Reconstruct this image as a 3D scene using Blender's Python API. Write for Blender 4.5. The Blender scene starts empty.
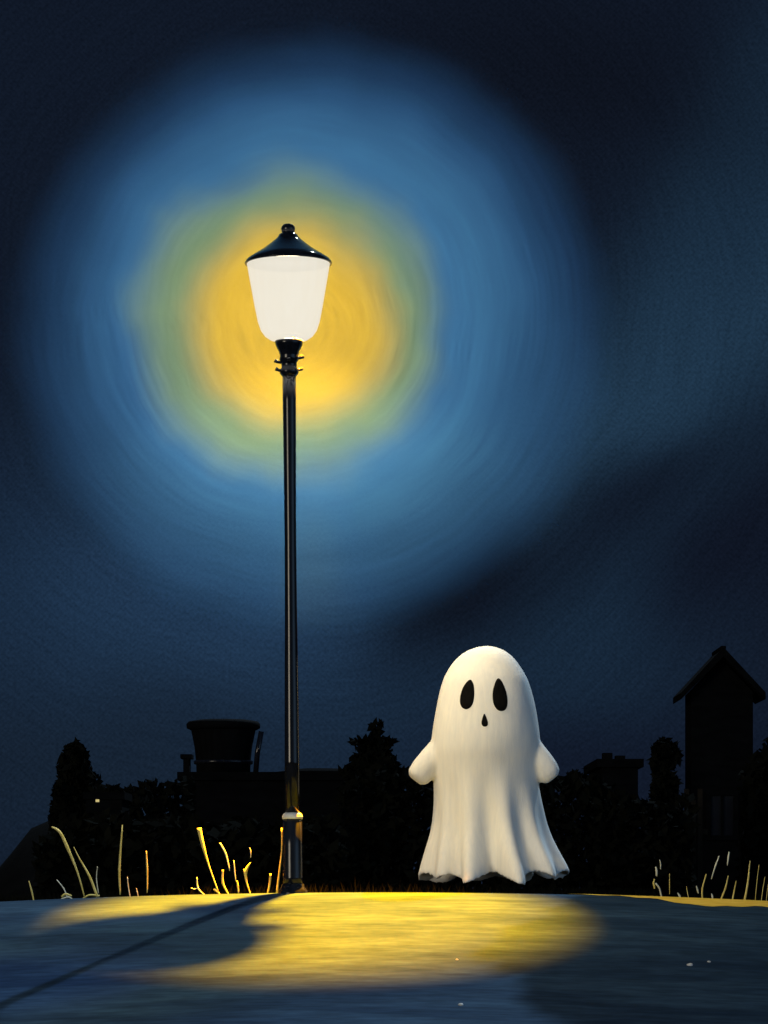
import bpy, bmesh, math, random
from mathutils import Vector, noise as mnoise
from mathutils.bvhtree import BVHTree
R = math.radians
scene = bpy.context.scene
D = 20.0; PXM = 159.0; F = D * PXM; HOR = 883.0; EYE = (893 - HOR) / PXM

# ------------------------------------------------------------------ camera
cam_d = bpy.data.cameras.new('camera'); cam = bpy.data.objects.new('camera', cam_d)
scene.collection.objects.link(cam); scene.camera = cam
cam.location = (0, -D, EYE); cam.rotation_euler = (R(90), 0, 0)
cam_d.sensor_fit = 'VERTICAL'; cam_d.sensor_height = 36; cam_d.lens = F / 1024 * 36
cam_d.shift_y = (HOR - 512) / 1024
cam_d.clip_start = 0.1; cam_d.clip_end = 3000

# ------------------------------------------------------------------ sky
world = bpy.data.worlds.new('World'); scene.world = world; world.use_nodes = True
WN, WL = world.node_tree.nodes, world.node_tree.links
WN.clear()
class NT:
    """tiny node-expression helper"""
    def __init__(s, nodes, links): s.n = nodes; s.l = links
    def put(s, sock, v):
        if hasattr(v, 'is_output') or hasattr(v, 'links'): s.l.new(v, sock)
        else: sock.default_value = v
    def m(s, op, a, b=0.0, c=0.0):
        n = s.n.new('ShaderNodeMath'); n.operation = op
        s.put(n.inputs[0], a); s.put(n.inputs[1], b); s.put(n.inputs[2], c); return n.outputs[0]
    def v(s, op, a, b=(0, 0, 0)):
        n = s.n.new('ShaderNodeVectorMath'); n.operation = op
        s.put(n.inputs[0], a)
        if b is not None: s.put(n.inputs[1], b)
        return n
    def scale(s, a, k):
        n = s.n.new('ShaderNodeVectorMath'); n.operation = 'SCALE'; s.put(n.inputs[0], a); s.put(n.inputs[3], k); return n.outputs[0]
    def mixc(s, f, a, b, blend='MIX'):
        n = s.n.new('ShaderNodeMix'); n.data_type = 'RGBA'; n.blend_type = blend
        s.put(n.inputs[0], f); s.put(n.inputs[6], a if hasattr(a, 'links') else (*a, 1)); s.put(n.inputs[7], b if hasattr(b, 'links') else (*b, 1)); return n.outputs[2]
    def noise(s, vec, scale, detail=3, rough=.5, dist=0.0):
        n = s.n.new('ShaderNodeTexNoise'); s.put(n.inputs['Vector'], vec); n.inputs['Scale'].default_value = scale
        n.inputs['Detail'].default_value = detail; n.inputs['Roughness'].default_value = rough; n.inputs['Distortion'].default_value = dist
        return n
    def ramp(s, fac, stops, interp='LINEAR'):
        n = s.n.new('ShaderNodeValToRGB'); s.put(n.inputs[0], fac); cr = n.color_ramp; cr.interpolation = interp
        while len(cr.elements) < len(stops): cr.elements.new(0.5)
        for e, (p, c) in zip(cr.elements, stops): e.position = p; e.color = (*c, 1)
        return n.outputs[0]
def s2l(r, g, b):
    f = lambda c: (c/255/12.92) if c/255 <= .04045 else ((c/255+.055)/1.055)**2.4
    return (f(r), f(g), f(b))
W = NT(WN, WL)
tc = WN.new('ShaderNodeTexCoord')
sep = WN.new('ShaderNodeSeparateXYZ'); WL.new(tc.outputs['Generated'], sep.inputs[0])
dx, dy, dz = sep.outputs
yy = W.m('MAXIMUM', dy, 0.05)
az = W.m('DIVIDE', dx, yy); el = W.m('DIVIDE', dz, yy)      # tangents of azimuth and elevation round the north
comb = WN.new('ShaderNodeCombineXYZ'); WL.new(az, comb.inputs[0]); WL.new(el, comb.inputs[1])
# warp the cloud layout a little
wn = W.noise(comb.outputs[0], 9, 3)
wv = W.v('ADD', comb.outputs[0], W.scale(W.v('SUBTRACT', wn.outputs['Color'], (.5, .5, .5)).outputs[0], .035)).outputs[0]
ws = WN.new('ShaderNodeSeparateXYZ'); WL.new(wv, ws.inputs[0])
def P(x, y): return ((x - 384) / F, (HOR - y) / F)
col = W.mixc(0.0, s2l(16, 24, 38), (0, 0, 0))
def blob(col, x, y, a, b, ang, c, amt=1.0):
    """a soft bank of thin cloud or halo colour at a bearing; a, b = half sizes, ang = tilt"""
    u0, v0 = P(x, y)
    du = W.m('SUBTRACT', ws.outputs[0], u0); dv = W.m('SUBTRACT', ws.outputs[1], v0)
    ca, sa = math.cos(R(ang)), math.sin(R(ang))
    p = W.m('DIVIDE', W.m('ADD', W.m('MULTIPLY', du, ca), W.m('MULTIPLY', dv, sa)), a / F)
    q = W.m('DIVIDE', W.m('SUBTRACT', W.m('MULTIPLY', dv, ca), W.m('MULTIPLY', du, sa)), b / F)
    r2 = W.m('ADD', W.m('MULTIPLY', p, p), W.m('MULTIPLY', q, q))
    f = W.m('MULTIPLY', W.m('EXPONENT', W.m('MULTIPLY', r2, -1.0)), amt)
    return W.mixc(f, col, c)
col = blob(col, 250, 620, 260, 170, 0, s2l(35, 60, 88))  # blue lower skirt of the lamp's halo, coloured into the sky
col = blob(col, 120, 760, 330, 110, 0, s2l(21, 33, 48), .9)
col = blob(col, 640, 420, 330, 95, 52, s2l(31, 55, 76), .95)
col = blob(col, 690, 330, 260, 70, 58, s2l(34, 58, 80), .8)
col = blob(col, 740, 180, 200, 70, 70, s2l(24, 42, 60), .8)
col = blob(col, 610, 640, 120, 90, 30, s2l(26, 46, 66), .9)
col = blob(col, 470, 600, 130, 60, 30, s2l(12, 17, 28), .95)
col = blob(col, 570, 760, 230, 90, 5, s2l(15, 21, 36), .8)
col = blob(col, 640, 500, 150, 45, 40, s2l(13, 18, 31), .8)
col = blob(col, 560, 60, 200, 90, -15, s2l(13, 18, 29), .9)
col = blob(col, 720, 560, 120, 70, 40, s2l(13, 17, 30), .8)
# thick dabs: fine streaks and grain of the cloud layer
gn = W.noise(comb.outputs[0], 900, 2, .6)
u0, v0 = P(300, 290)
su = W.m('SUBTRACT', ws.outputs[0], u0); sv = W.m('SUBTRACT', ws.outputs[1], v0)
srad = W.m('SQRT', W.m('ADD', W.m('MULTIPLY', su, su), W.m('MULTIPLY', sv, sv)))
sang = W.m('ARCTAN2', sv, su)
scb = WN.new('ShaderNodeCombineXYZ'); WL.new(W.m('MULTIPLY', srad, 700), scb.inputs[0]); WL.new(W.m('MULTIPLY', sang, 3), scb.inputs[1])
sn = W.noise(scb.outputs[0], 1, 3, .6)
weave = W.v('MULTIPLY', comb.outputs[0], (F / 5.2 * 6.283, F / 5.2 * 6.283, 0))
wse = WN.new('ShaderNodeSeparateXYZ'); WL.new(weave.outputs[0], wse.inputs[0])
wv2 = W.m('MULTIPLY', W.m('SINE', wse.outputs[0]), W.m('SINE', wse.outputs[1]))
gain = W.m('ADD', W.m('ADD', W.m('MULTIPLY', W.m('SUBTRACT', gn.outputs[0], .5), .9), W.m('MULTIPLY', W.m('SUBTRACT', sn.outputs[0], .5), .4)), W.m('ADD', 1.0, W.m('MULTIPLY', wv2, .06)))
gcol = W.v('MULTIPLY', col, (1, 1, 1)); gcol = W.scale(gcol.outputs[0], gain)
# added blue fill in the unseen sky, behind and overhead
back = W.m('SMOOTH_MAX', W.m('MULTIPLY', W.m('SUBTRACT', .55, dy), 1.0), 0.0, .2)
BLUE_FILL = (0.02, 0.045, 0.09)
WARM_FILL = (16.5, 14.6, 11.4)
COOL_FILL = (.65, 1.1, 1.7)
bcol = W.scale(W.mixc(0, BLUE_FILL, BLUE_FILL), back)
# added warm fill low behind the camera, for ghost front and post highlight
dk = Vector((-.62, -.78, .05)).normalized()
dd = W.v('DOT_PRODUCT', tc.outputs['Generated'], tuple(dk)).outputs['Value']
warm_fill = W.m('EXPONENT', W.m('MULTIPLY', W.m('SUBTRACT', dd, 1.0), 75.0))
dcol = W.scale(W.mixc(0, WARM_FILL, WARM_FILL), warm_fill)
dk2 = Vector((.80, -.60, -.02)).normalized()  # added cool fill behind the camera, to its right, for the ghost's folds
dd2 = W.v('DOT_PRODUCT', tc.outputs['Generated'], tuple(dk2)).outputs['Value']
d2col = W.scale(W.mixc(0, COOL_FILL, COOL_FILL), W.m('EXPONENT', W.m('MULTIPLY', W.m('SUBTRACT', dd2, 1.0), 14.0)))
tot = W.v('ADD', W.v('ADD', W.v('ADD', gcol, bcol).outputs[0], dcol).outputs[0], d2col).outputs[0]
bg = WN.new('ShaderNodeBackground'); WL.new(tot, bg.inputs[0]); bg.inputs[1].default_value = 1.0
wo = WN.new('ShaderNodeOutputWorld'); WL.new(bg.outputs[0], wo.inputs[0])

# moon
moon_d = bpy.data.lights.new('moon', 'SUN'); moon = bpy.data.objects.new('moon', moon_d); scene.collection.objects.link(moon)
moon_d.energy = 2.5; moon_d.angle = R(.6); moon_d.color = (0.66, 0.84, 1.0)
MAZ, MEL = R(180 + 25), R(48)     # behind the lamp and to its right
mdir = Vector((-math.sin(MAZ)*math.cos(MEL), -math.cos(MAZ)*math.cos(MEL), math.sin(MEL)))
moon.rotation_euler = mdir.to_track_quat('Z', 'Y').to_euler()

vs = scene.view_settings
scene.display_settings.display_device = 'sRGB'
vs.view_transform = 'Standard'; vs.look = 'None'; vs.exposure = 0; vs.gamma = 1; vs.use_curve_mapping = False
cy = scene.cycles
cy.use_denoising = True; cy.max_bounces = 6; cy.volume_bounces = 0; cy.volume_max_steps = 128; cy.sample_clamp_indirect = 4
cy.transparent_max_bounces = 12

# ------------------------------------------------------------------ materials
def paint(name, c1, c2, sc=(1, 1, 1), freq=6.0, rough=.7, bump=.15, lo=.35, hi=.65, spec=.3, warp=0.0, bdist=.01, fine=None):
    m = bpy.data.materials.new(name); m.use_nodes = True
    n, l = m.node_tree.nodes, m.node_tree.links; T = NT(n, l)
    b = n['Principled BSDF']; b.inputs['Roughness'].default_value = rough; b.inputs['Specular IOR Level'].default_value = spec
    t = n.new('ShaderNodeTexCoord'); mp = n.new('ShaderNodeMapping'); l.new(t.outputs['Object'], mp.inputs[0]); mp.inputs['Scale'].default_value = sc
    nz = T.noise(mp.outputs[0], freq, 5, .6, warp)
    c = T.ramp(nz.outputs[0], [(lo, c1), (hi, c2)])
    if fine:
        nz2 = T.noise(mp.outputs[0], freq * fine[0], 3, .6)
        g = T.ramp(nz2.outputs[0], [(.3, (fine[1],)*3), (.7, (fine[2],)*3)])
        c = T.mixc(1.0, c, g, 'MULTIPLY')
    l.new(c, b.inputs['Base Color'])
    bn = T.noise(mp.outputs[0], freq * 5, 4, .65)
    bp = n.new('ShaderNodeBump'); bp.inputs['Strength'].default_value = bump; bp.inputs['Distance'].default_value = bdist
    l.new(bn.outputs[0], bp.inputs['Height']); l.new(bp.outputs[0], b.inputs['Normal'])
    return m
M = {}
M['earth'] = paint('dark_turf', (.002, .002, .002), (.004, .004, .004), (1, 1, 1), 3, .95, .4, spec=.01)
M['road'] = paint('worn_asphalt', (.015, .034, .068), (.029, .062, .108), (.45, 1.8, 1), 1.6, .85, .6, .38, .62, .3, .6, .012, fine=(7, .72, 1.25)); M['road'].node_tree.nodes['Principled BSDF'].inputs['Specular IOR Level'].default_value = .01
M['lit_yellow'] = paint('painted_light_yellow', (.70, .46, .05), (.85, .62, .12), (1, 3, 1), 9, .9, .4, spec=.01)  # light on the strip put into its base colour
M['iron'] = paint('black_iron', (.004, .0045, .006), (.008, .009, .013), (3, 3, .6), 8, .06, .02, spec=.22)
M['iron_base'] = paint('blue_black_iron', (.004, .005, .009), (.009, .012, .020), (3, 3, .6), 8, .08, .03, spec=.2)
M['pale'] = paint('highlight_and_handle_white', (.5, .52, .5), (.75, .76, .72), (2, 2, 2), 9, .4, .1)
M['leaf'] = paint('dark_foliage', (.0025, .003, .0025), (.005, .0055, .004), (1, 1, 1), 2, .95, 0, spec=.01)
M['bark'] = paint('dark_bark', (.012, .010, .007), (.02, .016, .012), (1, 1, .3), 9, .9, .3, spec=.01)
M['brick'] = paint('sooty_brick', (.002, .0022, .0025), (.0035, .004, .0045), (1, 1, 3), 3, .9, .3, spec=.01)
M['slate'] = paint('sooty_slate', (.002, .0022, .0025), (.0035, .004, .0045), (1, 1, 3), 3, .9, .3, spec=.01)
M['tank'] = paint('tarred_boards', (.002, .0022, .0025), (.0035, .004, .0045), (6, 6, .4), 2, .85, .3, spec=.02)
M['pane'] = paint('dark_glass', (.006, .007, .010), (.010, .012, .016), (1, 1, 1), 2, .35, 0, spec=.01)
M['straw'] = paint('dry_grass', (.50, .42, .10), (.68, .60, .24), (1, 1, .5), 20, .7, .2, spec=.2)
M['straw_pale'] = paint('pale_dry_grass', (.45, .48, .40), (.68, .70, .58), (1, 1, .5), 20, .7, .2, spec=.2)
M['stone'] = paint('pale_pebble', (.4, .42, .42), (.6, .62, .6), (1, 1, 1), 20, .7, .2)
M['void'] = paint('black_felt', (.002, .002, .002), (.005, .005, .005), (3, 3, 1), 20, .8, .2, spec=.05)
M['sheet'] = paint('cotton_sheet', (.78, .77, .72), (.89, .86, .77), (5, 5, .5), 7, .75, .5, .3, .7, .08, .2, .004)
# lit pane for one far window and the opal glass
def emis(name, col, k):
    m = bpy.data.materials.new(name); m.use_nodes = True; b = m.node_tree.nodes['Principled BSDF']
    b.inputs['Base Color'].default_value = (.5, .4, .2, 1); b.inputs['Emission Color'].default_value = (*col, 1); b.inputs['Emission Strength'].default_value = k
    return m
M['lit'] = emis('lit_window', (.55, .45, .17), .8)
def opal():
    m = bpy.data.materials.new('opal_glass'); m.use_nodes = True; n, l = m.node_tree.nodes, m.node_tree.links; n.clear(); T = NT(n, l)
    t = n.new('ShaderNodeTexCoord'); mp = n.new('ShaderNodeMapping'); l.new(t.outputs['Object'], mp.inputs[0]); mp.inputs['Scale'].default_value = (6, 6, 1.2)
    nz = T.noise(mp.outputs[0], 3, 3)
    lw = n.new('ShaderNodeLayerWeight'); lw.inputs[0].default_value = .35
    c = T.mixc(nz.outputs[0], (.90, .84, .70), (.95, .91, .80))
    c = T.mixc(T.m('MULTIPLY', T.m('POWER', lw.outputs['Facing'], 2.0), .6), c, (.86, .74, .50))
    e = n.new('ShaderNodeEmission'); l.new(c, e.inputs[0]); e.inputs[1].default_value = .95
    tr = n.new('ShaderNodeBsdfTransparent'); tr.inputs[0].default_value = (1, .95, .85, 1)
    mx = n.new('ShaderNodeMixShader'); mx.inputs[0].default_value = .86
    # a thin opal shell: mostly glowing, a little see-through; the bulb's own light is set brighter to make up for it
    l.new(tr.outputs[0], mx.inputs[1]); l.new(e.outputs[0], mx.inputs[2])
    o = n.new('ShaderNodeOutputMaterial'); l.new(mx.outputs[0], o.inputs[0]); return m
M['opal'] = opal()

# ------------------------------------------------------------------ object helpers
def finish(o, label=None, cat=None, group=None, kind=None):
    if label: o['label'] = label
    if cat: o['category'] = cat
    if group: o['group'] = group
    if kind: o['kind'] = kind
    return o
def obj(name, bm, mat, parent=None, smooth=False, **k):
    me = bpy.data.meshes.new(name); bm.to_mesh(me); bm.free()
    me.materials.append(mat)
    if smooth:
        for p in me.polygons: p.use_smooth = True
    o = bpy.data.objects.new(name, me); scene.collection.objects.link(o)
    if parent: o.parent = parent
    return finish(o, **k)
def empty(name, loc, **k):
    o = bpy.data.objects.new(name, None); o.empty_display_size = .2; scene.collection.objects.link(o); o.location = loc
    return finish(o, **k)
def box(bm, x0, x1, y0, y1, z0, z1):
    v = [bm.verts.new((x, y, z)) for z in (z0, z1) for y in (y0, y1) for x in (x0, x1)]
    for f in ((0, 2, 3, 1), (4, 5, 7, 6), (0, 1, 5, 4), (2, 6, 7, 3), (0, 4, 6, 2), (1, 3, 7, 5)): bm.faces.new([v[i] for i in f])
def lathe(bm, prof, n=40, cx=0, cy=0, close=True):
    rings = []
    for r, z in prof:
        rings.append([bm.verts.new((cx + r*math.cos(2*math.pi*i/n), cy + r*math.sin(2*math.pi*i/n), z)) for i in range(n)])
    for a, b in zip(rings, rings[1:]):
        for i in range(n): bm.faces.new((a[i], a[(i+1) % n], b[(i+1) % n], b[i]))
    if close:
        bm.faces.new(rings[0][::-1]); bm.faces.new(rings[-1])
def tube(bm, pts, rad, n=7):
    rings = []
    for i, p in enumerate(pts):
        a = Vector(pts[max(0, i-1)]); b = Vector(pts[min(len(pts)-1, i+1)]); t = (b - a).normalized()
        u = t.cross(Vector((0, 1, .01))).normalized(); w = t.cross(u)
        rings.append([bm.verts.new(Vector(p) + rad[i]*(u*math.cos(2*math.pi*k/n) + w*math.sin(2*math.pi*k/n))) for k in range(n)])
    for a, b in zip(rings, rings[1:]):
        for k in range(n): bm.faces.new((a[k], a[(k+1) % n], b[(k+1) % n], b[k]))
    bm.faces.new(rings[0][::-1]); bm.faces.new(rings[-1])
def px(x, y, Y=0.0):
    """the point at depth Y (metres behind the lamp) seen at that place from the camera: used to read sizes off"""
    s = (D + Y) / F
    return Vector(((x - 384) * s, Y, EYE + (HOR - y) * s))

# ------------------------------------------------------------------ ground
def gz(x, y):
    t = -y
    if t > 0:
        t2 = t if t < 4 else 4 + 2.0*(1 - math.exp(-(t-4)/2.0))
        z = -0.2*(t2 - 0.35*(1 - math.exp(-t2/0.35)))
    else:
        z = -2.6*(1 - math.exp(-(y/14)**1.8)) if y > 0 else 0
    z -= 0.010*min(x*x, 36)
    return z
def axis(lst): return sorted(set(round(v, 4) for v in lst))
xs = axis([i*.15 for i in range(-27, 28)] + [s*(4.05*1.28**k) for k in range(1, 24) for s in (-1, 1)])
ysn = axis([-i*.1 for i in range(0, 45)] + [-(4.4 + .8*k) for k in range(1, 14)] + [-(15*1.35**k) for k in range(0, 14)])
ysf = axis([i*.12 for i in range(0, 20)] + [2.4*1.3**k for k in range(0, 25)])
def sheet(name, xs, ys, dzf, mat, **k):
    bm = bmesh.new(); g = [[bm.verts.new((x, y, gz(x, y) + dzf(x, y))) for x in xs] for y in ys]
    for a, b in zip(g, g[1:]):
        for i in range(len(xs)-1): bm.faces.new((a[i], a[i+1], b[i+1], b[i]))
    return obj(name, bm, mat, smooth=True, **k)
sheet('ground', xs, axis(ysn + ysf), lambda x, y: 0, M['earth'], kind='structure')
# road: its far edge runs past the foot of the lamp, a little ragged
def edge(x): return 0.16 + .05*math.sin(1.7*x + .5) + .02*math.sin(9*x) + .012*math.sin(23*x)
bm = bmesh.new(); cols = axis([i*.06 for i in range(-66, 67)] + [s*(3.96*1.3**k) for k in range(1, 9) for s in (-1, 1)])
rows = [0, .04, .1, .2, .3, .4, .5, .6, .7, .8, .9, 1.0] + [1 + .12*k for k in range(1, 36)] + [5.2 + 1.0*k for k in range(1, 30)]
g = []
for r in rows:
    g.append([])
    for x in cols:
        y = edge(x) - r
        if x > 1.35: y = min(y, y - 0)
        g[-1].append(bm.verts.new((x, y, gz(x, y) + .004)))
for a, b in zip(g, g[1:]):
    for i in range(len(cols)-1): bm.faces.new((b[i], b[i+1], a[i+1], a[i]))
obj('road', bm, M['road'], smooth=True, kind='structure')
# lit strip right of the ghost, its light painted in as yellow colour
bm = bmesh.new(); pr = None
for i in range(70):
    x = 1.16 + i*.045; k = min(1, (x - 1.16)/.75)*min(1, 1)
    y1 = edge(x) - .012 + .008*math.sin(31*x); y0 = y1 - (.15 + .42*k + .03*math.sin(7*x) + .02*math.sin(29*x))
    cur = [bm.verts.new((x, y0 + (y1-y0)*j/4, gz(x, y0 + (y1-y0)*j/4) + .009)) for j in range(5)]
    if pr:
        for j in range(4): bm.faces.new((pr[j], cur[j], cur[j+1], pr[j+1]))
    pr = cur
obj('lit_strip', bm, M['lit_yellow'], smooth=True, kind='structure')
# hill at the far left
bm = bmesh.new(); g = []
for i in range(41):
    g.append([])
    for j in range(31):
        x = -9.5 + 11*i/40; v = -7 + 14*j/30
        up = min(3.75, max(0, (x + 7.6)*1.2)); dn = max(0, (x + 2.4))*.9
        hgt = max(0, up - dn)
        k = math.exp(-(v/4.0)**2)
        g[-1].append(bm.verts.new((x, 21 + v, -2.9 + hgt*k + .10*mnoise.noise(Vector((x*1.3, v*.9, 3))))))
for a, b in zip(g, g[1:]):
    for j in range(30): bm.faces.new((a[j], b[j], b[j+1], a[j+1]))
obj('hillside', bm, M['earth'], smooth=True, kind='structure')

# ------------------------------------------------------------------ foliage
def leafmass(bm, rng, inside, bounds, n, size):
    (x0, x1), (y0, y1), (z0, z1) = bounds; c = 0; tries = 0
    while c < n and tries < n*30:
        tries += 1
        p = Vector((rng.uniform(x0, x1), rng.uniform(y0, y1), rng.uniform(z0, z1)))
        if not inside(p): continue
        c += 1; s = size*rng.uniform(.6, 1.4)
        d = Vector((rng.gauss(0, 1), rng.gauss(0, 1), rng.gauss(0, 1))).normalized(); e = d.cross(Vector((rng.gauss(0, 1), rng.gauss(0, 1), rng.gauss(0, 1)))).normalized()
        q = [p + d*s, p + e*s*.5, p - d*s, p - e*s*.5]
        bm.faces.new([bm.verts.new(v) for v in q])
def tree(label, x, ytop, Y, halfw, prof, seed, n=2600, size=.16, base_z=None, rag=.35, group=None):
    """prof(h) -> crown half-width fraction for h in 0..1 from crown bottom to top"""
    top = px(x, ytop, Y); w = halfw*(D+Y)/F; zb = gz(top.x, Y) - .3 if base_z is None else base_z
    H = top.z - zb; rng = random.Random(seed)
    root = empty('tree', (top.x, Y, zb), label=label, cat='tree', group=group)
    bm = bmesh.new(); tube(bm, [(0, 0, 0), (.04*w, 0, H*.3), (-.05*w, 0, H*.6), (0, 0, H*.86)], [w*.16, w*.12, w*.08, w*.02], 9)
    for k in range(9):
        a = rng.uniform(0, 6.28); z = H*rng.uniform(.25, .7); L = w*.7*prof(z/H)
        tube(bm, [(0, 0, z), (math.cos(a)*L*.5, math.sin(a)*L*.5, z + .12*H), (math.cos(a)*L, math.sin(a)*L, z + .2*H)], [w*.06, w*.04, w*.01], 6)
    obj('trunk', bm, M['bark'], root, smooth=True)
    def inside(p):
        h = p.z/H
        if h < .1 or h > 1: return False
        r = w*prof(h)*(1 + rag*mnoise.noise(Vector((p.x*1.6 + seed, p.y*1.6, p.z*1.9))))
        return math.hypot(p.x, p.y) < r and mnoise.noise(Vector((p.x*2.2, p.y*2.2 + seed, p.z*2.2))) > -.5
    bm = bmesh.new(); leafmass(bm, rng, inside, ((-w*1.3, w*1.3), (-w*1.3, w*1.3), (0, H)), n, size)
    obj('crown', bm, M['leaf'], root)
    return root
def hedge(label, tops, Y, seed, n=5000, size=.10, depth=1.2, name='hedge', cat='hedge'):
    """tops: list of (x, y) skyline points read as heights"""
    P3 = [px(a, b, Y) for a, b in tops]; x0, x1 = P3[0].x, P3[-1].x; zb = gz((x0+x1)/2, Y) - .2; rng = random.Random(seed)
    root = empty(name, ((x0+x1)/2, Y, zb), label=label, cat=cat); cx = (x0+x1)/2
    def top(x):
        for a, b in zip(P3, P3[1:]):
            if a.x <= x <= b.x: return a.z + (b.z-a.z)*(x-a.x)/(b.x-a.x)
        return P3[0].z
    zm = max(p.z for p in P3) - zb
    def inside(p):
        return abs(p.y) < depth/2 and p.z < top(p.x + cx) - zb + .1*mnoise.noise(Vector((p.x*3, p.y*3, seed)))
    bm = bmesh.new(); leafmass(bm, rng, inside, ((x0-cx, x1-cx), (-depth/2, depth/2), (0, zm + .1)), n, size)
    obj('foliage', bm, M['leaf'], root)
    bm = bmesh.new(); k = max(3, int((x1-x0)/.5))
    for i in range(k):
        x = x0 - cx + (i+.5)*(x1-x0)/k; h = (top(x+cx) - zb)
        tube(bm, [(x, 0, 0), (x+.05, .05, h*.5), (x-.03, 0, h*.85)], [.05, .035, .012], 6)
        for s in (-1, 1): tube(bm, [(x, 0, h*.3), (x + s*.15, 0, h*.6), (x + s*.2, .1, h*.8)], [.03, .02, .008], 5)
    obj('stems', bm, M['bark'], root, smooth=True)
    return root
dome = lambda h: (math.sqrt(max(0, 1 - ((h-.6)/.4)**3)) if h > .6 else .8 + .2*h/.6)
oval = lambda h: (math.sqrt(max(0, 1 - ((h-.93)/.07)**2)) if h > .93 else .82)
def ragged(h): return (.22 if h > .955 else .72 if h > .91 else .8 if h > .87 else 1.0)*(1 + .12*math.sin(h*60))
tree('round-topped black tree on the slope at the far left', 75, 741, 19, 25, dome, 3, 14000, .065, rag=.10)
tree('ragged black tree with a spiky top between lamp post and ghost', 376, 722, 22, 30, ragged, 8, 16000, .07, rag=.35)
tree('slim round-headed black tree just left of the gabled tower', 665, 739, 22, 15, oval, 12, 6000, .08, rag=.15)
tree('black tree cut by the right edge of the picture behind the tower', 775, 733, 30, 22, dome, 21, 3500, .12)
hedge('low uneven black hedge between the round-topped tree and the flat-roofed building', [(88, 800), (97, 778), (108, 786), (120, 790), (133, 786), (150, 783), (165, 786), (180, 781), (192, 779)], 17, 5, 8000, .07)
hedge('long dark hedge running behind the ghost', [(340, 790), (362, 770), (384, 762), (400, 770), (415, 783), (430, 778), (470, 785), (520, 780), (560, 776), (575, 772), (590, 776), (606, 784), (640, 803), (660, 804), (692, 796)], 18, 6, 20000, .08)
hedge('dark bush at the foot of the gabled tower on its right', [(745, 775), (755, 756), (766, 752), (780, 748), (800, 760)], 21, 7, 3500)
hedge('low black scrub filling the dip between hill and lamp', [(40, 842), (60, 828), (100, 815), (150, 822), (200, 818), (260, 826), (300, 822), (345, 815)], 10, 9, 9000, .08, name='bush', cat='bush')

# unseen tree added outside the frame so moonlight leaves the road's right side dark
rng = random.Random(77)
r = empty('tree', (5.75, 4.6, gz(5.75, 4.6) - .1), label='unseen leafy tree added beyond the right edge to shade the road', cat='tree')
bm = bmesh.new(); tube(bm, [(0, 0, 0), (.1, 0, 2.5), (-.1, .1, 5), (0, 0, 8)], [.26, .2, .15, .05], 10)
for k in range(12):
    a = k*2.4; z = 4.6 + .25*k; tube(bm, [(0, 0, z), (math.cos(a)*.6, math.sin(a)*.6, z+.5), (math.cos(a)*1.2, math.sin(a)*1.2, z+.8)], [.08, .05, .02], 6)
obj('trunk', bm, M['bark'], r, smooth=True)
bm = bmesh.new()
leafmass(bm, rng, lambda p: (p.x/2.0)**2 + (p.y/2.0)**2 + ((p.z-7.6)/2.9)**2 < 1 + .5*mnoise.noise(p*1.1), ((-2.4, 2.4), (-2.4, 2.4), (4.5, 11)), 20000, .13)
obj('crown', bm, M['leaf'], r)

# ------------------------------------------------------------------ buildings
def windows(root, spots, w, h, yf):
    for (x, z) in spots:
        bm = bmesh.new()
        t = .07
        box(bm, x-w/2-t, x-w/2, yf-.05, yf+.02, z, z+h); box(bm, x+w/2, x+w/2+t, yf-.05, yf+.02, z, z+h)
        box(bm, x-w/2-t, x+w/2+t, yf-.06, yf+.02, z+h, z+h+t); box(bm, x-w/2-t-.04, x+w/2+t+.04, yf-.1, yf+.02, z-t, z)
        box(bm, x-.02, x+.02, yf-.04, yf+.01, z, z+h)
        f = obj('window', bm, M['slate'], root)
        bm = bmesh.new(); box(bm, x-w/2, x+w/2, yf-.012, yf+.01, z, z+h); obj('pane', bm, M['pane'], f)
def block(name, label, x0, x1, ytop, Y, depth, wins, mat='brick', parapet=True, cat='building'):
    a, b = px(x0, ytop, Y), px(x1, ytop, Y); zb = gz(0, Y) - .3; cx = (a.x+b.x)/2; w = (b.x-a.x)/2; H = a.z - zb
    root = empty(name, (cx, Y, zb), label=label, cat=cat)
    bm = bmesh.new(); box(bm, -w, w, 0, depth, 0, H - (.12 if parapet else 0))
    obj('wall', bm, M[mat], root)
    if parapet:
        bm = bmesh.new(); box(bm, -w-.08, w+.08, -.08, depth+.08, H-.12, H); obj('roof', bm, M['slate'], root)
    return root, w, H, zb
# flat-roofed building left of the lamp post
r, w, H, zb = block('flat_roofed_building', 'long low black building with a flat roof behind the lamp post', 183, 352, 772, 26, 5, [])
windows(r, [(-1.6, 1.6), (-.5, 1.6), (.9, 1.6)], .5, .8, 0)
bm = bmesh.new(); box(bm, 1.5, 2.1, -.04, .02, .05, 1.9); d = obj('door', bm, M['tank'], r)
bm = bmesh.new(); lathe(bm, [(.03, .98), (.03, 1.03)], 10, 2.02, -.07); obj('handle', bm, M['pale'], d)
a = px(181, 757, 26); b = px(187, 757, 26)
bm = bmesh.new(); box(bm, a.x - r.location.x, b.x - r.location.x, .5, .9, H, a.z - zb); box(bm, a.x - r.location.x - .04, b.x - r.location.x + .04, .45, .95, a.z-zb, a.z-zb+.06); obj('chimney', bm, M['brick'], r)
bm = bmesh.new(); q = px(318, 769, 26); lathe(bm, [(.7, H), (.66, H+.05), (.3, H+.1)], 24, q.x - r.location.x, 1.5); obj('roof_light', bm, M['slate'], r)
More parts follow.
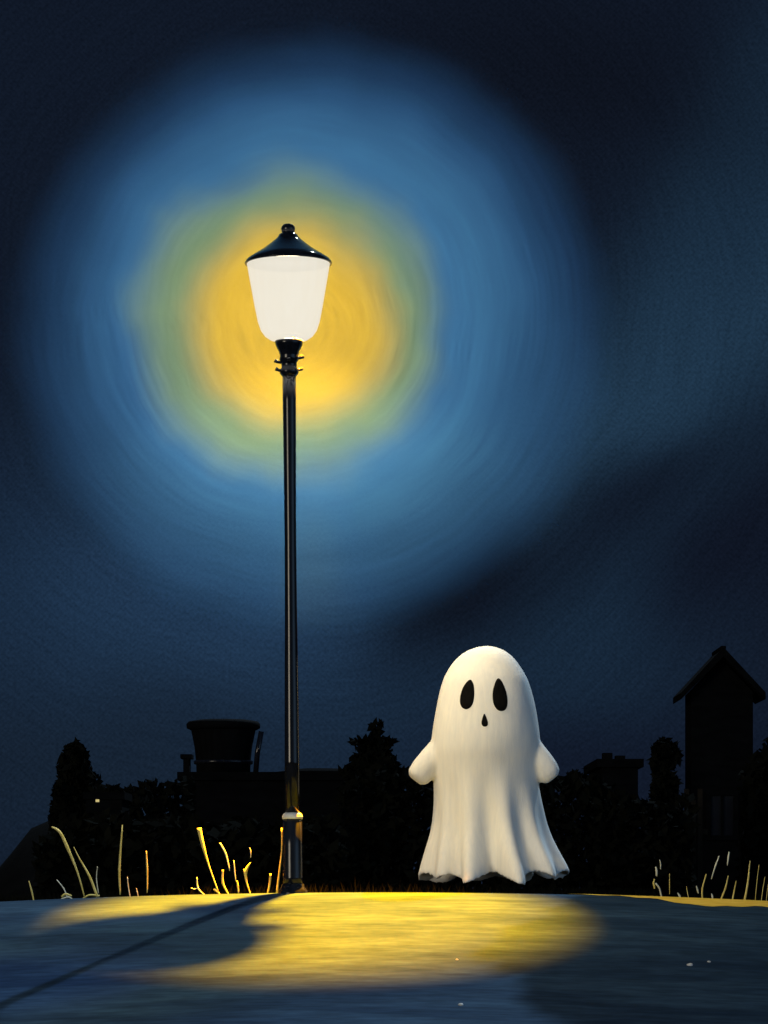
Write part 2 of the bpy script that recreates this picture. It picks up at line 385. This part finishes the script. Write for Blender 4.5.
# the wide-lidded tank standing on it
c = px(222, 771.5, 27.5); s = (D+27.5)/F; zr = r.location.z + H
t = empty('water_tank', (c.x, 27.9, zr), label='wide-lidded black water tank on the flat roof left of the lamp post', cat='water tank')
HT = px(222, 729, 27.5).z - zr
bm = bmesh.new(); lathe(bm, [(27*s, 0), (27.5*s, HT*.3), (29*s, HT*.62), (32.5*s, HT)], 48); obj('tank_body', bm, M['tank'], t, smooth=True)
for k in (.3,):
    bm = bmesh.new(); rr = (27 + 5.5*k**1.7)*s
    lathe(bm, [(rr+.012, HT*k-.03), (rr+.03, HT*k-.02), (rr+.035, HT*k+.02), (rr+.02, HT*k+.03)], 48, close=False); obj('hoop', bm, M['iron'], t, smooth=True)
bm = bmesh.new(); lathe(bm, [(33*s, HT), (37*s, HT+.03), (37.3*s, HT+.09), (35*s, HT+.13), (25*s, HT+.155), (3*s, HT+.16)], 48); obj('lid', bm, M['tank'], t, smooth=True)
bm = bmesh.new(); ax = 30*s; tube(bm, [(ax+.05, -.35, 0), (ax+.08, -.37, HT*.5), (ax+.14, -.4, HT*.95)], [.04]*3, 8); obj('pipe', bm, M['iron'], t, smooth=True)
# block house on the right
r, w, H, zb = block('block_house', 'squat black house with a flat top and corner chimney right of the ghost', 602, 638, 759, 27, 3, [])
windows(r, [(-.25, 1.2), (.25, 2.6)], .3, .5, 0)
bm = bmesh.new(); box(bm, -w+.03, -w+.17, .2, .5, H, H+.1); box(bm, -w+.22, -w+.36, .2, .5, H, H+.06); obj('chimney', bm, M['brick'], r)
# gabled tower on the right
Y = 28; s = (D+Y)/F; c = px(722, 692, Y); zb = gz(0, Y) - .3; wl = 31*s; HE = c.z - zb; AP = px(722, 648, Y).z - zb; EV = 42*s
r = empty('gabled_tower', (c.x, Y, zb), label='tall black tower house under a steep pointed roof at the right', cat='tower')
bm = bmesh.new(); dep = 2*wl
v = [(-wl, 0, 0), (wl, 0, 0), (wl, 0, HE), (0, 0, AP-.18), (-wl, 0, HE)]
A_ = [bm.verts.new(p) for p in v]; B_ = [bm.verts.new((p[0], dep, p[2])) for p in v]
bm.faces.new(A_); bm.faces.new(B_[::-1])
for i in range(5): j = (i+1) % 5; bm.faces.new((A_[j], A_[i], B_[i], B_[j]))
obj('wall', bm, M['brick'], r)
bm = bmesh.new()
sl = (AP - HE)/EV
for sg in (-1, 1):
    n0 = [(0, AP), (sg*EV, HE-.02), (sg*EV, HE-.12), (0, AP-.14)]
    fa = [bm.verts.new((x, -.22, z)) for x, z in n0]; fb = [bm.verts.new((x, dep+.22, z)) for x, z in n0]
    bm.faces.new(fa); bm.faces.new(fb[::-1])
    for i in range(4): j = (i+1) % 4; bm.faces.new((fa[j], fa[i], fb[i], fb[j]))
bmesh.ops.recalc_face_normals(bm, faces=bm.faces)
ro = obj('roof', bm, M['slate'], r)
bm = bmesh.new(); box(bm, -.035, .035, -.24, dep+.24, AP-.03, AP+.015); obj('ridge_cap', bm, M['slate'], ro)
windows(r, [(0, 3.6), (0, 2.0)], .34, .6, 0)
bm = bmesh.new(); box(bm, -.25, .25, -.04, .02, .05, 1.5); obj('door', bm, M['tank'], r)
bm = bmesh.new(); box(bm, -.66, -.3, -.02, 0, 3.5, 3.9); obj('sign_board', bm, M['tank'], r) if False else bm.free()
# garden fence by the tower
a, b = px(680, 800, 20), px(700, 800, 20); zf = gz(3, 20) - .2
r = empty('fence', ((a.x+b.x)/2, 20, zf), label='short black garden fence between slim tree and tower', cat='fence')
w = (b.x-a.x)/2
for k in range(2):
    bm = bmesh.new(); box(bm, -w-.1, w+.1, .03, .06, (a.z-zf)*(.55+.33*k), (a.z-zf)*(.55+.33*k)+.07); obj('rail', bm, M['bark'], r)
for k in range(4):
    x = -w + 2*w*k/3; bm = bmesh.new(); box(bm, x-.03, x+.03, -.02, .03, 0, a.z-zf+.14*(k % 2)); obj('picket', bm, M['bark'], r)
# small hut with the one lit window beside the tree on the left
YH = 14.5; a, b = px(86, 792, YH), px(122, 792, YH); zb = gz(a.x, YH) - .2; w = (b.x-a.x)/2; H = a.z - zb
r = empty('hut', ((a.x+b.x)/2, YH, zb), label='little dark hut with one lit yellow window beside the round-topped tree', cat='hut')
bm = bmesh.new(); box(bm, -w, w, 0, 1, 0, H - .08); obj('wall', bm, M['brick'], r)
bm = bmesh.new(); box(bm, -w-.03, w+.03, -.04, 1.04, H - .08, H); obj('roof', bm, M['slate'], r)
q = px(97.5, 797, YH); hs = (D+YH)/F
bm = bmesh.new(); box(bm, q.x-r.location.x-1.8*hs, q.x-r.location.x+1.8*hs, -.012, .01, q.z-zb-5*hs, q.z-zb+4*hs); obj('window', bm, M['lit'], r, label='small lit yellow window')

# ------------------------------------------------------------------ street lamp
LX = (293 - 384)/PXM
lamp = empty('street_lamp', (LX, 0, gz(LX, 0)), label='tall black street lamp with a glowing white tapered glass head', cat='street lamp')
lamp.rotation_euler = (0, R(-.42), 0)
def Z(y): return (893 - y)/PXM
U = 1/PXM
bm = bmesh.new(); lathe(bm, [(15*U, -.03), (15*U, .018), (13*U, .03), (11.5*U, .045), (11*U, .06)], 40); obj('foot', bm, M['iron_base'], lamp, smooth=True)
bm = bmesh.new(); lathe(bm, [(10.2*U, .045), (9.8*U, .1), (9.6*U, .3), (9.5*U, Z(817))], 40); obj('base', bm, M['iron_base'], lamp, smooth=True)
bm = bmesh.new(); lathe(bm, [(10.2*U, Z(818.5)), (10.4*U, Z(816)), (9.2*U, Z(813.5)), (7.2*U, Z(812))], 40); obj('ring', bm, M['pale'], lamp, smooth=True, label='ring at the top of the base, white highlight painted in its colour')  # the ring's white highlight is put into its pale colour
bm = bmesh.new(); lathe(bm, [(7.6*U, Z(812)), (7.4*U, Z(760)), (7*U, Z(700)), (6.2*U, Z(620)), (5.9*U, Z(540)), (6.3*U, Z(470)), (6.8*U, Z(400)), (7*U, Z(375))], 40); obj('post', bm, M['iron'], lamp, smooth=True)
bm = bmesh.new(); lathe(bm, [(7*U, Z(376)), (9.5*U, Z(373)), (9.5*U, Z(370)), (7.6*U, Z(367)), (8*U, Z(362)), (9.8*U, Z(359)), (9*U, Z(356)), (10*U, Z(352)), (13.5*U, Z(345)), (14.2*U, Z(341)), (13*U, Z(339.5))], 40); col_ = obj('collar', bm, M['iron'], lamp, smooth=True)
for a, z in ((0, 358), (180, 362), (30, 369), (205, 371), (90, 360), (270, 362)):
    bm = bmesh.new(); ca, sa = math.cos(R(a)), math.sin(R(a)); r0, r1 = 7*U, 14.5*U
    tube(bm, [(ca*r0, sa*r0, Z(z)), (ca*r1*.8, sa*r1*.8, Z(z)+.004), (ca*r1, sa*r1, Z(z)+.012)], [.011, .009, .013], 8)
    obj('thumb_screw', bm, M['iron'], col_, smooth=True)
# opal glass
gp = [(14, 340.5), (19, 339), (24, 335.5), (28, 330), (31, 321), (34, 306), (37, 289), (39.5, 275), (41.5, 263), (42, 261.5)]
bm = bmesh.new(); lathe(bm, [(a*U, Z(b)) for a, b in gp], 56, close=False); gl = obj('glass_shade', bm, M['opal'], lamp, smooth=True)
# roof and finial
bm = bmesh.new(); lathe(bm, [(41*U, Z(263.5)), (43.6*U, Z(263.5)), (43.8*U, Z(262.5)), (41.5*U, Z(259)), (34*U, Z(254)), (26*U, Z(249)), (18*U, Z(243)), (13*U, Z(239)), (10*U, Z(236)), (9.3*U, Z(234))], 56); rf = obj('roof', bm, M['iron'], lamp, smooth=True)
bm = bmesh.new(); lathe(bm, [(9.3*U, Z(234.3)), (8*U, Z(233.3)), (6*U, Z(233)), (6.6*U, Z(231)), (7.2*U, Z(228.5)), (6.6*U, Z(226)), (4.5*U, Z(224)), (1.5*U, Z(223.2))], 28); obj('finial', bm, M['iron'], rf, smooth=True)
# its light: the bulb, its wash through the glass, and the amber down-beam
def light(kind, name, loc, **k):
    d = bpy.data.lights.new(name, kind); o = bpy.data.objects.new(name, d); scene.collection.objects.link(o); o.parent = lamp; o.location = loc
    for a, v in k.items(): setattr(d, a, v)
    return o
BULB = Z(300)
light('POINT', 'glow', (0, 0, BULB), energy=240, color=(1, .86, .60), shadow_soft_size=.1, use_shadow=False)
so = light('SPOT', 'beam', (.105, .205, Z(267)), energy=240000, color=(1, .33, .0), shadow_soft_size=.02, spot_size=R(45), spot_blend=.7)
aim = Vector((.16, -.76, 0)) - so.location
so.rotation_euler = (-aim).to_track_quat('Z', 'Y').to_euler()
wa = light('SPOT', 'wash', (.05, .12, Z(320)), energy=1000, color=(1, .84, .50), shadow_soft_size=.04, spot_size=R(150), spot_blend=.6)

# ------------------------------------------------------------------ ghost
GX = (487 - 384)/PXM; GY = 0.9; GS = (D+GY)/D
K = 1/555.0*GS
prof = [(85, 375, 375), (88, 352, 398), (93, 330, 416), (102, 306, 436), (120, 278, 463), (150, 250, 487), (200, 222, 517), (250, 208, 533), (300, 198, 545), (350, 189, 553), (400, 182, 560), (450, 178, 560), (500, 182, 552), (560, 188, 553), (600, 191, 560), (650, 191, 570), (700, 188, 581), (750, 180, 598), (800, 166, 622), (850, 154, 650), (885, 147, 664), (930, 140, 676)]
def pr_lin(y):
    for a, b in zip(prof, prof[1:]):
        if a[0] <= y <= b[0]:
            t = (y-a[0])/(b[0]-a[0]); return a[1]+(b[1]-a[1])*t, a[2]+(b[2]-a[2])*t
    return prof[-1][1:] if y > 900 else prof[0][1:]
def pr_at(y):
    if y < 118: return pr_lin(y)
    w = min(28, (y-88)*.5); l_ = r__ = t_ = 0
    for k in range(-4, 5):
        q = math.exp(-(k/2.4)**2); a, b = pr_lin(y + k*w/4); l_ += a*q; r__ += b*q; t_ += q
    return l_/t_, r__/t_
Z0 = 950
ANG = 160
def fold(th):
    return math.cos(10*th + .6) * .66 + .34*math.cos(7*th + 2.4) 
def hem_y(th):
    # scalloped lower edge: dips where a fold comes forward
    return 903 + 22*fold(th) - 26*max(0, math.cos(th))**3 - 8*max(0, -math.cos(th))**3
def ring(y, th, shrink=0.0):
    l, r_ = pr_at(y); c = (l+r_)/2; hw = (r_-l)/2*K - shrink
    f = max(0, (y-520)/410)**1.2
    rr = 1 + f*.31*fold(th + .0006*(y-560)*math.cos(th))
    dpt = .82
    x = (c-375)*K + hw*math.cos(th)*(1 + (rr-1)*(1 - .7*min(1, max(0, (abs(math.cos(th))-.5)/.45))))
    yy_ = hw*dpt*math.sin(th)*rr
    return x, yy_
bm = bmesh.new()
def shell(bm, shrink, flip):
    ys_ = [85.5, 88, 93, 102, 118] + [135 + 15*i for i in range(0, 48)]
    tau = [i/(len(ys_)-1) for i in range(len(ys_))]
    rings = []
    for k, y in enumerate(ys_):
        rg = []
        for i in range(ANG):
            th = 2*math.pi*i/ANG; hy = hem_y(th)
            yk = y if y < 600 else 600 + (y-600)*(hy-600)/(ys_[-1]-600)
            x, q = ring(min(yk, 929), th, shrink)
            rg.append(bm.verts.new((x, q, (Z0-yk)*K - (shrink if yk < 300 else 0))))
        rings.append(rg)
    tp = bm.verts.new((0, 0, (Z0-85)*K - shrink))
    for i in range(ANG):
        j = (i+1) % ANG
        bm.faces.new((tp, rings[0][j], rings[0][i]) if flip else (tp, rings[0][i], rings[0][j]))
        for a, b in zip(rings, rings[1:]):
            bm.faces.new((a[i], a[j], b[j], b[i]) if flip else (a[j], a[i], b[i], b[j]))
    return rings[-1]
o1 = shell(bm, 0, False); prev = o1
for sc_i, up in ((.84, .035), (.80, .12), (.62, .25)):
    nx = [bm.verts.new((v.co.x*sc_i, v.co.y*sc_i, max(v.co.z, 0.0) + up if prev is o1 else v.co.z + up)) for v in o1]
    for i in range(ANG): j = (i+1) % ANG; bm.faces.new((prev[j], prev[i], nx[i], nx[j]))
    prev = nx
bm.faces.new(prev)
# arms held a little out, drooping
def arm(bm, pts, rad):
    n = 20; rings = []
    for i, p in enumerate(pts):
        t = (Vector(pts[min(i+1, len(pts)-1)]) - Vector(pts[max(i-1, 0)])).normalized(); u = Vector((0, 1, 0)); w = t.cross(u).normalized()
        rings.append([bm.verts.new(Vector(p) + rad[i]*(u*math.cos(2*math.pi*k/n)*.8 + w*math.sin(2*math.pi*k/n))) for k in range(n)])
    for a, b in zip(rings, rings[1:]):
        for k in range(n): bm.faces.new((a[k], a[(k+1) % n], b[(k+1) % n], b[k]))
    bm.faces.new(rings[0][::-1]); bm.faces.new(rings[-1])
def gp_(x, y, d=0): return ((x-375)*K, d, (Z0-y)*K)
arm(bm, [gp_(300, 410, .03), gp_(255, 440, 0), gp_(212, 466, -.03), gp_(176, 496, -.05), gp_(152, 520, -.06), gp_(133, 545, -.065), gp_(123, 558, -.065)], [.14, .13, .112, .096, .088, .080, .050])
arm(bm, [gp_(450, 410, .03), gp_(490, 440, 0), gp_(525, 464, -.03), gp_(558, 494, -.05), gp_(578, 517, -.06), gp_(593, 540, -.065), gp_(603, 553, -.065)], [.14, .13, .110, .094, .086, .078, .050])
bmesh.ops.recalc_face_normals(bm, faces=bm.faces)
gme = bpy.data.meshes.new('sheet'); bm.to_mesh(gme); bm.free()
go = bpy.data.objects.new('tmp', gme); scene.collection.objects.link(go)
md = go.modifiers.new('r', 'REMESH'); md.mode = 'VOXEL'; md.voxel_size = .0105
ms = go.modifiers.new('s', 'SMOOTH'); ms.iterations = 16; ms.factor = .5
dg = bpy.context.evaluated_depsgraph_get()
me2 = bpy.data.meshes.new_from_object(go.evaluated_get(dg)); me2.name = 'sheet'
bpy.data.objects.remove(go)
ghost = empty('ghost', (GX*GS, GY, -.006), label='white sheet ghost with black oval eyes standing right of the lamp', cat='ghost')
for p in me2.polygons: p.use_smooth = True
me2.materials.clear(); me2.materials.append(M['sheet'])
sh = bpy.data.objects.new('sheet', me2); scene.collection.objects.link(sh); sh.parent = ghost
tree_ = BVHTree.FromPolygons([v.co.copy() for v in me2.vertices], [list(p.vertices) for p in me2.polygons])
def face_patch(name, outline):
    """a thin felt patch sewn on the front of the sheet, following its curve"""
    cx = sum(p[0] for p in outline)/len(outline); cy_ = sum(p[1] for p in outline)/len(outline)
    bm = bmesh.new(); rings = []
    n = len(outline)
    for s_, lift in ((1.0, -.004), (1.0, .0035), (.9, .006), (.6, .007), (.3, .007)):
        rg = []
        for (a, b) in outline:
            x = (cx + (a-cx)*s_ - 375)*K; z = (Z0 - (cy_ + (b-cy_)*s_))*K
            hit, nor, _, _ = tree_.ray_cast(Vector((x, -3, z)), Vector((0, 1, 0)))
            rg.append(bm.verts.new(hit + nor*lift if hit else Vector((x, -.2, z))))
        rings.append(rg)
    for a, b in zip(rings, rings[1:]):
        for i in range(n): j = (i+1) % n; bm.faces.new((a[i], a[j], b[j], b[i]))
    bm.faces.new(rings[-1]); bmesh.ops.recalc_face_normals(bm, faces=bm.faces)
    return obj(name, bm, M['void'], ghost, smooth=True)
def smoothpoly(pts, it=3):
    for _ in range(it):
        q = []
        for a, b in zip(pts, pts[1:] + pts[:1]):
            q += [(a[0]*.75+b[0]*.25, a[1]*.75+b[1]*.25), (a[0]*.25+b[0]*.75, a[1]*.25+b[1]*.75)]
        pts = q
    return pts
face_patch('eye', smoothpoly([(313, 206), (326, 226), (328, 268), (320, 304), (300, 317), (281, 306), (277, 278), (288, 236)], 2))
face_patch('eye', smoothpoly([(409, 203), (424, 218), (440, 262), (442, 300), (432, 321), (408, 321), (391, 296), (389, 256), (398, 222)], 2))
face_patch('mouth', smoothpoly([(361, 326), (369, 346), (375, 364), (370, 375), (356, 375), (350, 364), (354, 346)], 2))

# ------------------------------------------------------------------ grass blades
def blade(parent, pts, wid, mat, base):
    """pts in picture measures read as metres at the verge"""
    P_ = [Vector(((a - base[0])/PXM, d, (base[1] - b)/PXM)) for a, b, d in pts]
    # smooth by subdividing
    Q = []; Wd = []
    for i in range(len(P_)-1):
        p0 = P_[max(i-1, 0)]; p1 = P_[i]; p2 = P_[i+1]; p3 = P_[min(i+2, len(P_)-1)]
        for k in range(4):
            t = k/4; Q.append(.5*((2*p1) + (p2-p0)*t + (2*p0-5*p1+4*p2-p3)*t*t + (3*p1-p0-3*p2+p3)*t**3)); Wd.append(.78*(wid[i]+(wid[i+1]-wid[i])*t))
    Q.append(P_[-1]); Wd.append(.78*wid[-1])
    bm = bmesh.new(); rings = []
    for i, p in enumerate(Q):
        t = (Q[min(i+1, len(Q)-1)] - Q[max(i-1, 0)]).normalized(); u = t.cross(Vector((0, 1, 0))).normalized(); w = Wd[i]/PXM/2
        rings.append([bm.verts.new(p + u*w), bm.verts.new(p + Vector((0, -w*.5, 0))), bm.verts.new(p - u*w), bm.verts.new(p + Vector((0, w*.25, 0)))])
    for a, b in zip(rings, rings[1:]):
        for k in range(4): bm.faces.new((a[k], a[(k+1) % 4], b[(k+1) % 4], b[k]))
    bm.faces.new(rings[0][::-1]); bm.faces.new(rings[-1])
    bmesh.ops.recalc_face_normals(bm, faces=bm.faces)
    return obj('blade', bm, M[mat], parent, smooth=True)
def tuft(label, bx, blades, Y=.1):
    x = (bx-384)/PXM; z = gz(x, Y); by = 893 - z*PXM      # z-up place of its root
    root_y = max(p[1] for b in blades for p in b[0]); top_y = min(p[1] for b in blades for p in b[0]); kk = (by - top_y)/(root_y - top_y) if root_y - top_y > 12 else 1
    root = empty('grass_tuft', (x, Y, z - .004), label=label, cat='grass tuft', group='dry grass tufts along the far edge of the road')
    for b in blades:
        (pts, wd, *m) = b; dy_ = by - b[0][0][1]
        # keep each blade's height, set its root on the ground
        blade(root, [(p[0], by - (root_y - p[1])*kk, p[2] if len(p) > 2 else 0) for p in pts], wd, m[0] if m else 'straw', (bx, by))
tuft('short lone yellow blade at the far left of the verge', 31, [([(32, 899), (30, 890), (27, 880)], (1.5, 2.2, 1))])
tuft('low bent tuft with a thick curled root at the far left', 65, [([(66, 898), (62, 888), (55, 879)], (2, 1.6, 1), 'straw_pale'), ([(60, 897), (64, 894), (70, 896)], (2.5, 3.5, 2)), ([(58, 900), (66, 897), (71, 899)], (1.5, 2, 1), 'straw_pale')])
tuft('tallest left tuft, two long blades leaning left', 90, [([(83, 897), (76, 872), (65, 845), (58, 831), (50, 826)], (1.6, 2.2, 4.2, 3.5, 2)), ([(96, 897), (88, 876), (78, 858), (72, 846)], (3.2, 3, 1.6, .8)), ([(81, 899), (88, 895), (98, 896)], (2, 2.4, 3)), ([(97, 893), (95, 878), (96, 866)], (1.2, 1.2, .7), 'straw_pale')])
tuft('tall straight single blade left of the lamp', 119, [([(119, 890), (118, 866), (121, 824)], (1.6, 3.2, 1.5)), ([(129, 893), (127, 882), (126, 873)], (1.2, 1.4, .8), 'straw_pale')])
tuft('medium straight single blade with a thin pale tip', 146, [([(146, 888), (146, 868), (145, 850)], (1.2, 2.4, 1.6), 'straw'), ([(137, 892), (136, 887), (135, 884)], (1, 1.2, .8), 'straw_pale')])
tuft('tuft with one broad-tipped blade leaning left above the yellow pool', 214, [([(218, 888), (208, 862), (202, 843), (198, 827)], (1.4, 1.8, 4.5, 6)), ([(204, 890), (197, 883), (196, 873)], (1.2, 2, 1.4), 'straw_pale'), ([(213, 884), (216, 886), (219, 889)], (3, 3, 1.5)), ([(190, 883), (194, 884), (198, 882)], (.8, 1.2, .8), 'straw_pale')])
tuft('tuft of curved blades with a pale leaning tip midway to the lamp', 228, [([(228, 889), (222, 878), (222, 866)], (1.5, 3, 2)), ([(229, 867), (225, 852), (219, 842)], (1, 2.2, 2), 'straw_pale'), ([(238, 888), (237, 880), (236, 876)], (1.4, 2.4, 1.6)), ([(235, 876), (234, 868), (233, 858)], (.8, 1.4, 1.2), 'straw_pale')])
tuft('forked yellow blade like a small flame left of the lamp base', 248, [([(250, 889), (246, 878), (245, 868), (250, 860)], (1.4, 2, 4.5, 1)), ([(246, 874), (244, 870), (243, 866)], (1, 2.4, 1.2)), ([(250, 856), (250, 850), (249, 847)], (.8, 1.3, .8), 'straw_pale')])
tuft('short stub blade just left of the lamp base', 268, [([(267, 891), (269, 882), (270, 873)], (2.2, 2.4, 2.6))])
tuft('thin tall blade touching the lamp base', 277, [([(276, 888), (279, 866), (281, 848), (281, 827)], (2.4, 2.2, 1.4, 1.4), 'straw')])
tuft('curled pale tuft leftmost of the right-hand grass', 660, [([(663, 887), (661, 880), (657, 876)], (2, 2, 2.5), 'straw_pale'), ([(658, 871), (658, 867), (657, 864)], (2, 3, 1.5), 'straw_pale'), ([(662, 866), (662, 862), (661, 859)], (1, 1.3, .8), 'straw_pale'), ([(656, 880), (655, 876), (656, 873)], (1.5, 2.5, 1.5))])
tuft('thin dim blade beside a white fleck on the right verge', 677, [([(671, 886), (671, 880), (671, 873)], (.8, 1, .7)), ([(682, 889), (681, 887), (679, 885)], (1.5, 3, 1), 'straw_pale'), ([(690, 888), (689, 885), (688, 881)], (.8, 1, .6))])
tuft('tall leaning blade with a shorter one, centre of the right-hand grass', 704, [([(704, 889), (704, 880), (708, 869)], (2.2, 2, 1.4)), ([(713, 873), (717, 863), (721, 855)], (1, 2, 1.2), 'straw_pale'), ([(714, 889), (714, 886), (713, 884)], (1.5, 2.5, 1), 'straw_pale'), ([(700, 884), (699, 881), (698, 878)], (1, 2.5, 1), 'straw_pale')])
tuft('tallest tuft of the right-hand grass with a pale bud at its tip', 726, [([(722, 890), (727, 880), (730, 870)], (2.2, 2.2, 1.2)), ([(729, 862), (730, 856), (731, 851)], (.8, 2.2, 1.8), 'straw_pale'), ([(734, 890), (736, 882), (738, 874)], (2.2, 1.8, 1))])
tuft('broad yellow blade rightmost of the bright grass', 746, [([(746, 890), (749, 879), (751, 868)], (3, 2.6, 2)), ([(750, 876), (751, 866), (752, 860)], (1, 1.6, .8)), ([(738, 890), (744, 889), (750, 890)], (1.2, 1.5, 1), 'straw_pale')])
tuft('faint thin blades by the right edge of the picture', 762, [([(757, 888), (759, 874), (761, 864)], (.8, 1, .6)), ([(763, 889), (765, 879), (767, 872)], (.8, 1, .6)), ([(768, 889), (770, 878), (773, 868)], (.8, 1, .6))])
# dark low turf that nobody could count
bm = bmesh.new(); rng = random.Random(4)
for i in range(5200):
    x = rng.uniform(-4.2, 4.2); y = edge(x) + abs(rng.gauss(0, .5)) - .005
    h = rng.uniform(.015, .075)*(1.6 if rng.random() < .05 else 1); z = gz(x, y); l = rng.uniform(-.6, .6)*h; w = rng.uniform(.002, .005)
    a = bm.verts.new((x-w, y, z-.003)); b = bm.verts.new((x+w, y, z-.003)); c = bm.verts.new((x+l, y+rng.uniform(-.3, .3)*h, z+h)); bm.faces.new((a, b, c))
obj('grass', bm, M['leaf'], kind='stuff')
# a few pale pebbles on the road
def ground_at(x, y):
    for i in range(2000):
        t = 7 - i*.01; Y = -t; s = (D+Y)/F; gx = (x-384)*s
        if HOR + (EYE - gz(gx, Y) )/s <= y: return gx, Y
    return gx, Y
for (x, y, w, lab) in ((461, 1006, 5, 'flat white pebble near the bottom centre of the road'), (690, 966, 6, 'larger pale pebble on the dark road at the right'), (709, 963, 3.5, 'small pale pebble just right of the larger one'), (457, 961, 2.5, 'tiny grey pebble at the edge of the yellow light')):
    gx, Y = ground_at(x, y); bm = bmesh.new(); bmesh.ops.create_icosphere(bm, subdivisions=2, radius=w*.5/PXM)
    for v in bm.verts: v.co *= 1 + .25*mnoise.noise(v.co*90); v.co.z *= .55
    o = obj('pebble', bm, M['stone'], smooth=True, label=lab, cat='pebble', group='pale pebbles on the road'); o.location = (gx, Y, gz(gx, Y) + .006)

# ------------------------------------------------------------------ mist added behind the lamp for its halo, rings painted in its colour
HZ = Z(300); MR = 3.0; MY0, MY1 = .36, .98
bm = bmesh.new(); bmesh.ops.create_uvsphere(bm, u_segments=64, v_segments=32, radius=1.0)
mist = obj('halo_mist', bm, None or M['leaf'], smooth=True, kind='stuff')
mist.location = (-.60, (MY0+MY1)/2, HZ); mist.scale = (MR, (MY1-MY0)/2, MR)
mm = bpy.data.materials.new('halo_coloured_mist'); mm.use_nodes = True; n, l = mm.node_tree.nodes, mm.node_tree.links; n.clear(); T = NT(n, l)
g = n.new('ShaderNodeNewGeometry')
rel = T.v('SUBTRACT', g.outputs['Position'], (-.60, 0, HZ)).outputs[0]
sp = n.new('ShaderNodeSeparateXYZ'); l.new(rel, sp.inputs[0])
wn = T.noise(rel, 1.7, 3); wob = T.v('SUBTRACT', wn.outputs['Color'], (.5, .5, .5)).outputs[0]
def rad(cx, cz, wob_k):
    """distance from a centre across the added halo mist"""
    p = T.v('SUBTRACT', rel, (cx, 0, cz)).outputs[0]; p = T.v('ADD', p, T.scale(wob, wob_k)).outputs[0]
    p = T.v('MULTIPLY', p, (1, 0, 1)).outputs[0]; q = T.v('LENGTH', p, None); return q.outputs['Value']
rY = rad(-.01, -.02, .34); rB = rad(.10, .02, .22); rO = rad(.14, -.08, .2); rG = rad(-.05, -.04, .5)
d2 = T.v('DOT_PRODUCT', rel, rel).outputs['Value']
def step_(r, r0, r1):  # 1 inside r0, 0 outside r1
    mr = n.new('ShaderNodeMapRange'); mr.interpolation_type = 'SMOOTHSTEP'; T.put(mr.inputs[0], r); mr.inputs[1].default_value = r0; mr.inputs[2].default_value = r1; mr.inputs[3].default_value = 1; mr.inputs[4].default_value = 0; return mr.outputs[0]
LIT = 1.0
TINT = (1, .86, .60)
def mc(r, g, b): return (r/TINT[0], g/TINT[1], b/TINT[2])
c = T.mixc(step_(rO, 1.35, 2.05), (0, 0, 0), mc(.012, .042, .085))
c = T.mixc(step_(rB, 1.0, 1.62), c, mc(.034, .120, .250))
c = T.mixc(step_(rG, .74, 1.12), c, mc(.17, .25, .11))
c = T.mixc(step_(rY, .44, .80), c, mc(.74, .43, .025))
# lower skirt of thinner halo mist
# brush-like arcs round the lamp
sc_ = n.new('ShaderNodeCombineXYZ'); ang = T.m('ARCTAN2', sp.outputs[2], sp.outputs[0])
T.put(sc_.inputs[0], T.m('MULTIPLY', rad(.05, 0, .15), 26)); T.put(sc_.inputs[1], T.m('MULTIPLY', ang, 1.2))
st = T.noise(sc_.outputs[0], 1.0, 3, .6)
k_ = T.m('ADD', .55, T.m('MULTIPLY', st.outputs[0], .9))
bri = T.v('DOT_PRODUCT', c, (1, 1, 1)).outputs['Value']
cn = T.scale(c, T.m('DIVIDE', 1.0, T.m('MAXIMUM', T.v('DOT_PRODUCT', c, (.8, .8, .8)).outputs['Value'], .001)))
# the glow's change from yellow through green to blue is set by colour
MISTK = 1.12
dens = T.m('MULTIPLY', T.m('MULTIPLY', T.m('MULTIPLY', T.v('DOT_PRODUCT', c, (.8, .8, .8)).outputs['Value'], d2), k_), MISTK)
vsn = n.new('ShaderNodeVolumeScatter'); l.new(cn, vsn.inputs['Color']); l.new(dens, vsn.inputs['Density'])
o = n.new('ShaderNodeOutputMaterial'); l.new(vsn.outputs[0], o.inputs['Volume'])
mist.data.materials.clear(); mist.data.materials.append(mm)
